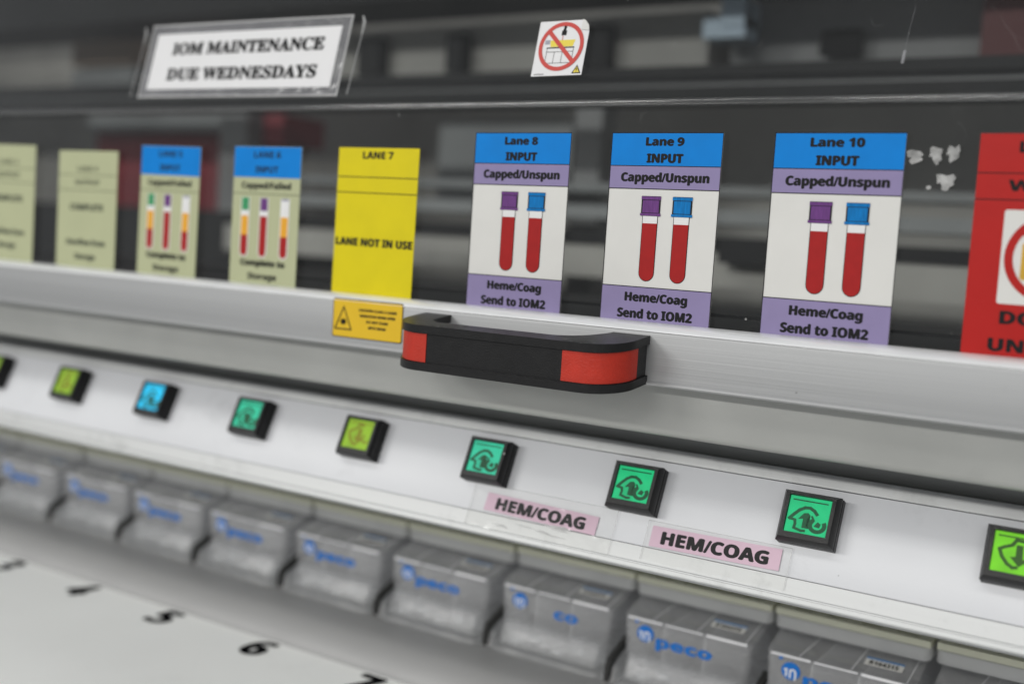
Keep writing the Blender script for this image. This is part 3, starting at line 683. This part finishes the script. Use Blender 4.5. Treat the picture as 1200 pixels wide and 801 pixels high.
multi('prohibition_bar', sf, stroke([(c_[0]-.0082, c_[1]+.0082), (c_[0]+.0082, c_[1]-.0082)], .0022), .00034, .00038, 'signred', t)
plate('warning_triangle', sf, [(.0235, .0010), (.0288, .0010), (.02615, .0055)], .0002, .0003, 'ink', t)
plate('warning_face', sf, [(.0244, .0015), (.0279, .0015), (.02615, .0045)], .0003, .00035, 'signyellow', t)
multi('warning_mark', sf, [rect(.0259, .0024, .0264, .0038), rect(.0259, .0017, .0264, .0021)], .00035, .0004, 'ink', t)
lettering('AN-000000-02', sf, .0045, .0010, .0058, .0006, 'ink', t, h=.0003, name='lettering')

# torn paper left on the pane right of lane 10
def scrap(cx, cz, w_, h_, label, seed, down=True):
    """torn bit of paper: nearly straight upper edge, ragged sides running to a point"""
    rr = random.Random(seed); f = Frame((cx, -.0001, cz)); J = lambda a: rr.uniform(-a, a)
    tipx = J(.25)
    pts = [(-.5+J(.08), .40+J(.1)), (-.25, .5+J(.08)), (.1, .44+J(.08)), (.42+J(.1), .5+J(.08)), (.52+J(.06), .2+J(.1)), (.40+J(.1), .05), (.46+J(.08), -.15+J(.1)), (.30+J(.1), -.30), (tipx+.22, -.42+J(.1)), (tipx+.02, -.5), (tipx-.12, -.34+J(.08)), (-.20+J(.1), -.22), (-.14+J(.12), .0), (-.44+J(.1), -.02+J(.1)), (-.40, .2)]
    if not down: pts = [(math.cos(R(a))*(.4+J(.12)), math.sin(R(a))*(.4+J(.12))) for a in range(0, 360, 36)]
    return tag(plate('paper_scrap', f, [(x*w_, y*h_) for x, y in pts], 0, .0002, 'residue'), label, 'paper scrap', 'torn paper scraps on the clear cover')
scrap(.9392, -.0103, .0070, .0060, 'scrap of torn white paper touching the lane 10 sign', 3)
scrap(.9478, -.0098, .0052, .0072, 'middle one of three small torn paper scraps in a row', 5)
scrap(.9548, -.0090, .0056, .0070, 'right one of three small torn paper scraps in a row', 8)
scrap(.9525, -.0205, .0080, .0075, 'larger torn paper scrap below the row of three', 12)
scrap(.9462, -.0228, .0030, .0024, 'tiny torn paper scrap left of the larger lower one', 14, False)

tag(multi('tape_remnant', uf, stroke([(.9300, .0150), (.9303, .0200)], .0012) + stroke([(.9303, .0200), (.9309, .0290), (.9320, .0400)], .00008), .0001, .0002, 'sleeve'), 'thin upright strip of old tape on the upper cover, far right', 'tape remnant')

# ================================================================== HEM/COAG LABELS
for (xa, ya, xb, yb, hgt, tape, lab) in ((.7258, -.0176, .7947, -.0191, .0098, (.7165, -.0135, .8045, -.0372), 'pink label under crumpled tape, left one of the pair below the buttons'), (.8248, -.0177, .8915, -.0168, .0104, (.8222, -.0155, .8960, -.0355), 'pink label under smooth tape, right one of the pair below the buttons')):
    t = empty('lane_label', lab, 'label', (0, 0, 0), 'pink labels taped to the control panel')
    ln = math.hypot(xb-xa, yb-ya); ri = Vector((1, 0, 0))*((xb-xa)/ln) + PU*((yb-ya)/ln); upd = ri.cross(pf.n)*-1
    lf = Frame(pf(xa, ya, .0005), ri, upd)
    plate('paper', lf, rect(0, -hgt, ln, 0), 0, .0002, 'pink', t)
    lettering('HEM/COAG', lf, ln*.5, -hgt*.52, .0545, .0060, 'ink', t, h=.00025, bold=.00045)
    bm = bmesh.new(); nx, ny = 26, 8; amp = .00009 if xa < .8 else .00003; gd = []
    rr = random.Random(int(xa*1000))
    for j in range(ny+1):
        row = []
        for i in range(nx+1):
            x = tape[0]+(tape[2]-tape[0])*i/nx; s = tape[3]+(tape[1]-tape[3])*j/ny
            edge = .0008*max(0, 1-j/2.5) if xa < .8 and i < 17 else 0
            row.append(bm.verts.new(pf(x, s+(.0006*math.sin(i*.9) if j == 0 else 0), .0009+rr.uniform(0, amp)+edge*rr.random())))
        gd.append(row)
    for j in range(ny):
        for i in range(nx): bm.faces.new((gd[j][i], gd[j][i+1], gd[j+1][i+1], gd[j+1][i]))
    fin(bm, 'clear_tape', 'crumple' if xa < .8 else 'tape', t, smooth=180)
    e0, e1, e2, e3 = tape
    if xa < .8:
        bm = bmesh.new(); rr = random.Random(4)
        for q in range(6):
            x = rr.uniform(e0+.004, e0+.055); s0 = e3+rr.uniform(.003, .010); ln_ = rr.uniform(.006, .020); sl = rr.uniform(-.16, .05)
            v4 = [bm.verts.new(pf(x+dx, s0+ds+dx*sl, hh_)) for dx, ds, hh_ in ((0, 0, .0010), (ln_*rr.uniform(.3, .7), -rr.uniform(.0003, .0012), .0010), (ln_, 0, .0010), (ln_*rr.uniform(.3, .7), rr.uniform(.0003, .0014), .0014))]
            bm.faces.new((v4[0], v4[1], v4[3])); bm.faces.new((v4[1], v4[2], v4[3])); bm.faces.new((v4[2], v4[0], v4[3]))
        fin(bm, 'tape_wrinkle_glare', 'edgeglint', t)  # wrinkle facets in milky white, their glare put into the colour
    multi('tape_edge_glint', pf, stroke([(e0, e3), (e0, e1), (e2, e1), (e2, e3)], .00022), .0010, .0012, 'edgeglint', t)

# ================================================================== SAMPLE RACKS
rk_labels = {0: 'clear sample rack furthest to the left, cut by the photo edge', 1: 'second clear sample rack from the left, strongly blurred', 2: 'third clear sample rack from the left, strongly blurred',
             3: 'fourth clear sample rack from the left, blurred blue print', 4: 'fifth clear sample rack from the left, below the lane 7 lime button', 5: 'sixth clear sample rack from the left, with a blurred sticker on top', 6: 'clear sample rack left of the one whose blue print is broken',
             7: 'clear sample rack whose blue print is broken by glare', 8: 'clear sample rack with the full blue logo, below the second pink label', 9: 'clear sample rack at the bottom right with the readable white serial sticker', 10: 'clear sample rack cut off by the bottom right corner'}
rack = empty('sample_rack', rk_labels[0], 'rack', (0, 0, 0), 'clear sample racks in a row on the ledge')
# cream top block with four slots
bm = bmesh.new()
ya, yb_, yc, yd = .1415, .1465, .1545, .248; zt, zl = -.2575, -.2612
abox(bm, .0005, .0875, ya, yb_, zl, zt); abox(bm, .0005, .0875, yc, yd, zl, zt)
xs = [.0005, .0115, .0215, .0315, .0415, .0515, .0615, .0715, .0805, .0875]
xs = [.0005, .0095, .0210, .0290, .0405, .0485, .0600, .0680, .0795, .0875]
for i in range(0, 10, 2): abox(bm, xs[i], xs[i+1], yb_+.00001, yc-.00001, zl, zt)
fin(bm, 'top_block', 'cream', rack)
for i in range(1, 9, 2): box('slot', (xs[i]+.00002, xs[i+1]-.00002, yb_+.00003, yc-.00003, zl+.0001, zl+.0008), 'slot', rack)
bm = bmesh.new(); abox(bm, .0002, .0878, ya-.0008, yd, -.2690, zl-.00005)
vv = [e for e in bm.edges if abs(e.verts[0].co.z-e.verts[1].co.z) > .001 and e.verts[0].co.y < ya]
bmesh.ops.bevel(bm, geom=vv, offset=.005, segments=5, profile=.5, affect='EDGES')
fin(bm, 'lip', 'lip', rack, bevel=.0009, seg=2, smooth=40)
# clear body: sloping lid, leaning front, tapered sides
def loft(name, rings, m, parent, smooth=30):
    bm = bmesh.new(); g = [[bm.verts.new(p) for p in r] for r in rings]; n = len(g[0])
    for a, b in zip(g, g[1:]):
        for i in range(n): bm.faces.new((a[i], a[(i+1) % n], b[(i+1) % n], b[i]))
    bm.faces.new(g[0]); bm.faces.new(g[-1][::-1])
    return fin(bm, name, m, parent, smooth=smooth)
def ring_(x0, x1, y0, y1, z, r=.006, yoff=0):
    out = [(x1, y1, z-yoff), (x0, y1, z-yoff)]
    for i in range(5):
        a = R(90*i/4); out.append((x0+r-r*math.cos(a), y0+r-r*math.sin(a), z))
    for i in range(5):
        a = R(90*i/4); out.append((x1-r+r*math.sin(a), y0+r-r*math.cos(a), z))
    return out
top = ring_(.0040, .0865, .1185, .1420, -.2755, r=.004, yoff=-.0062)
loft('body', [top, ring_(.0045, .0862, .1178, .2400, -.2775, r=.004), ring_(.0055, .0850, .1178, .2400, -.2950, r=.004), ring_(.0075, .0835, .1210, .2400, -.3120, r=.004)], 'clear', rack)
for rb in (rect(.0075, -.0004, .0300, .0008), rect(.0318, -.0002, .0560, .0006), rect(.0580, -.0006, .0830, .0009)): plate('rim_highlight', Frame((0, .1177, -.2765)), rb, 0, .0003, 'edge', rack)  # milky strips painting the highlight on the body's top front edge
loft('front_tray', [ring_(.0100, .0800, .1150, .1200, -.2990, r=.002), ring_(.0090, .0810, .1120, .1200, -.3040, r=.003), ring_(.0085, .0815, .1095, .1200, -.3118, r=.004)], 'lump', rack)
loft('base', [ring_(.0060, .0850, .1115, .2450, -.3115, r=.006), ring_(.0050, .0860, .1065, .2450, -.3135, r=.007), ring_(.0045, .0860, .1050, .2450, -.3162, r=.007)], 'lump', rack)
for x in (.030, .056):
    box('divider', (x, x+.0012, .1200, .235, -.3100, -.2790), 'clear', rack)
# lumps and ribs in the base
for i, (x, y, z) in enumerate(((.022, .1110, -.3085), (.036, .1118, -.3050), (.052, .1115, -.3090), (.068, .1120, -.3055))):
    bm = bmesh.new(); bmesh.ops.create_icosphere(bm, subdivisions=2, radius=1); bmesh.ops.scale(bm, vec=(.0052, .0026, .0022), verts=bm.verts); bmesh.ops.translate(bm, vec=(x, y, z), verts=bm.verts)
    fin(bm, 'foot_lug', 'lump', rack, smooth=180)
# grip: clear block with a black angle in it, at the left front
loft('grip_block', [ring_(-.0040, .0066, .1260, .1500, -.3005, r=.004), ring_(-.0058, .0074, .1120, .1500, -.3070, r=.005), ring_(-.0062, .0076, .1075, .1500, -.3163, r=.005)], 'lump', rack)
gp = [(.1330, -.2980), (.1140, -.3055), (.1112, -.3075), (.1105, -.3158), (.1068, -.3158), (.1070, -.3060), (.1100, -.3020), (.1330, -.2935)]
prism_x('grip', gp, -.0012, .0022, 'gripmat', rack)
# printed logo on the front
ff = Frame((.0060, .1177, -.2780), (1, 0, 0), Vector((0, .1180-.1175, -.2780+.2960)).normalized())
def logo_polys():
    c = (.0135, -.0063); r = .0054
    disc = [[(c[0]+r*math.cos(R(a)), c[1]+r*math.sin(R(a))*.92) for a in range(0, 360, 18)]]
    dot = [[(c[0]-.0062+.0011*math.cos(R(a)), c[1]+.0062+.0009*math.sin(R(a))) for a in range(0, 360, 40)]]
    return c, disc+dot
c_, lp = logo_polys()
multi('logo_mark', ff, lp, .0001, .00025, 'logo', rack)
lw = .0010
multi('logo_letter', ff, [rect(c_[0]-.0030, c_[1]-.0033, c_[0]-.0030+lw, c_[1]+.0012), rect(c_[0]-.0038, c_[1]-.0002, c_[0]-.0030, c_[1]+.0010), rect(c_[0]-.0008, c_[1]-.0040, c_[0]-.0008+lw, c_[1]+.0010)] + ringpoly(c_[0]+.0012, c_[1]-.0006, .0010, .0020, 0, 180, 8) + [rect(c_[0]+.0022, c_[1]-.0046, c_[0]+.0032, c_[1]-.0004)], .00025, .0004, 'lip', rack)
word0 = lettering('peco', ff, .0385, -.0093, .0350, .0062, 'logo', rack, h=.0002, bold=.0004, style='sans', name='logo_lettering')
# serial sticker on the sloping lid
a_, b_ = Vector((0, .1190, -.2755)), Vector((0, .1420, -.2693))
tf = Frame((.0, .1190, -.2755), (1, 0, 0), (b_-a_))
for rb in ([(.0230, .0), (.0234, .0), (.0284, .0235), (.0280, .0235)], [(.0520, .0), (.0524, .0), (.0550, .0235), (.0546, .0235)], [(.0815, .0), (.0819, .0), (.0829, .0235), (.0825, .0235)]): plate('divider_line', tf, rb, .0001, .0003, 'edge', rack)  # added strips drawing the inner dividers as seen through the lid
plate('serial_sticker', tf, rect(.0565, .0080, .0770, .0155), .0002, .0004, 'paper', rack)
plate('sticker_stripe', tf, rect(.0565, .0141, .0770, .0155), .0004, .00045, 'capblue', rack)
lettering('R164315', tf, .0668, .0108, .0155, .0038, 'ink', rack, h=.0005, bold=.0001)
parts = list(rack.children)
for k in range(0, 11):
    if k == 0: r_ = rack
    else:
        r_ = rack.copy(); COL.objects.link(r_)
        for ch in parts:
            if k == 7 and ch == word0: continue
            c2 = ch.copy(); COL.objects.link(c2); c2.parent = r_
    r_.location = (k*P+.0405+random.uniform(-.0003, .0003), random.uniform(-.0012, .0012), 0); r_['label'] = rk_labels[k]
    if k == 7: lettering('co', ff, .0475, -.0093, .0165, .0062, 'logo', r_, h=.0002, bold=.0004, style='sans', name='logo_lettering')

bpy.context.view_layer.update()
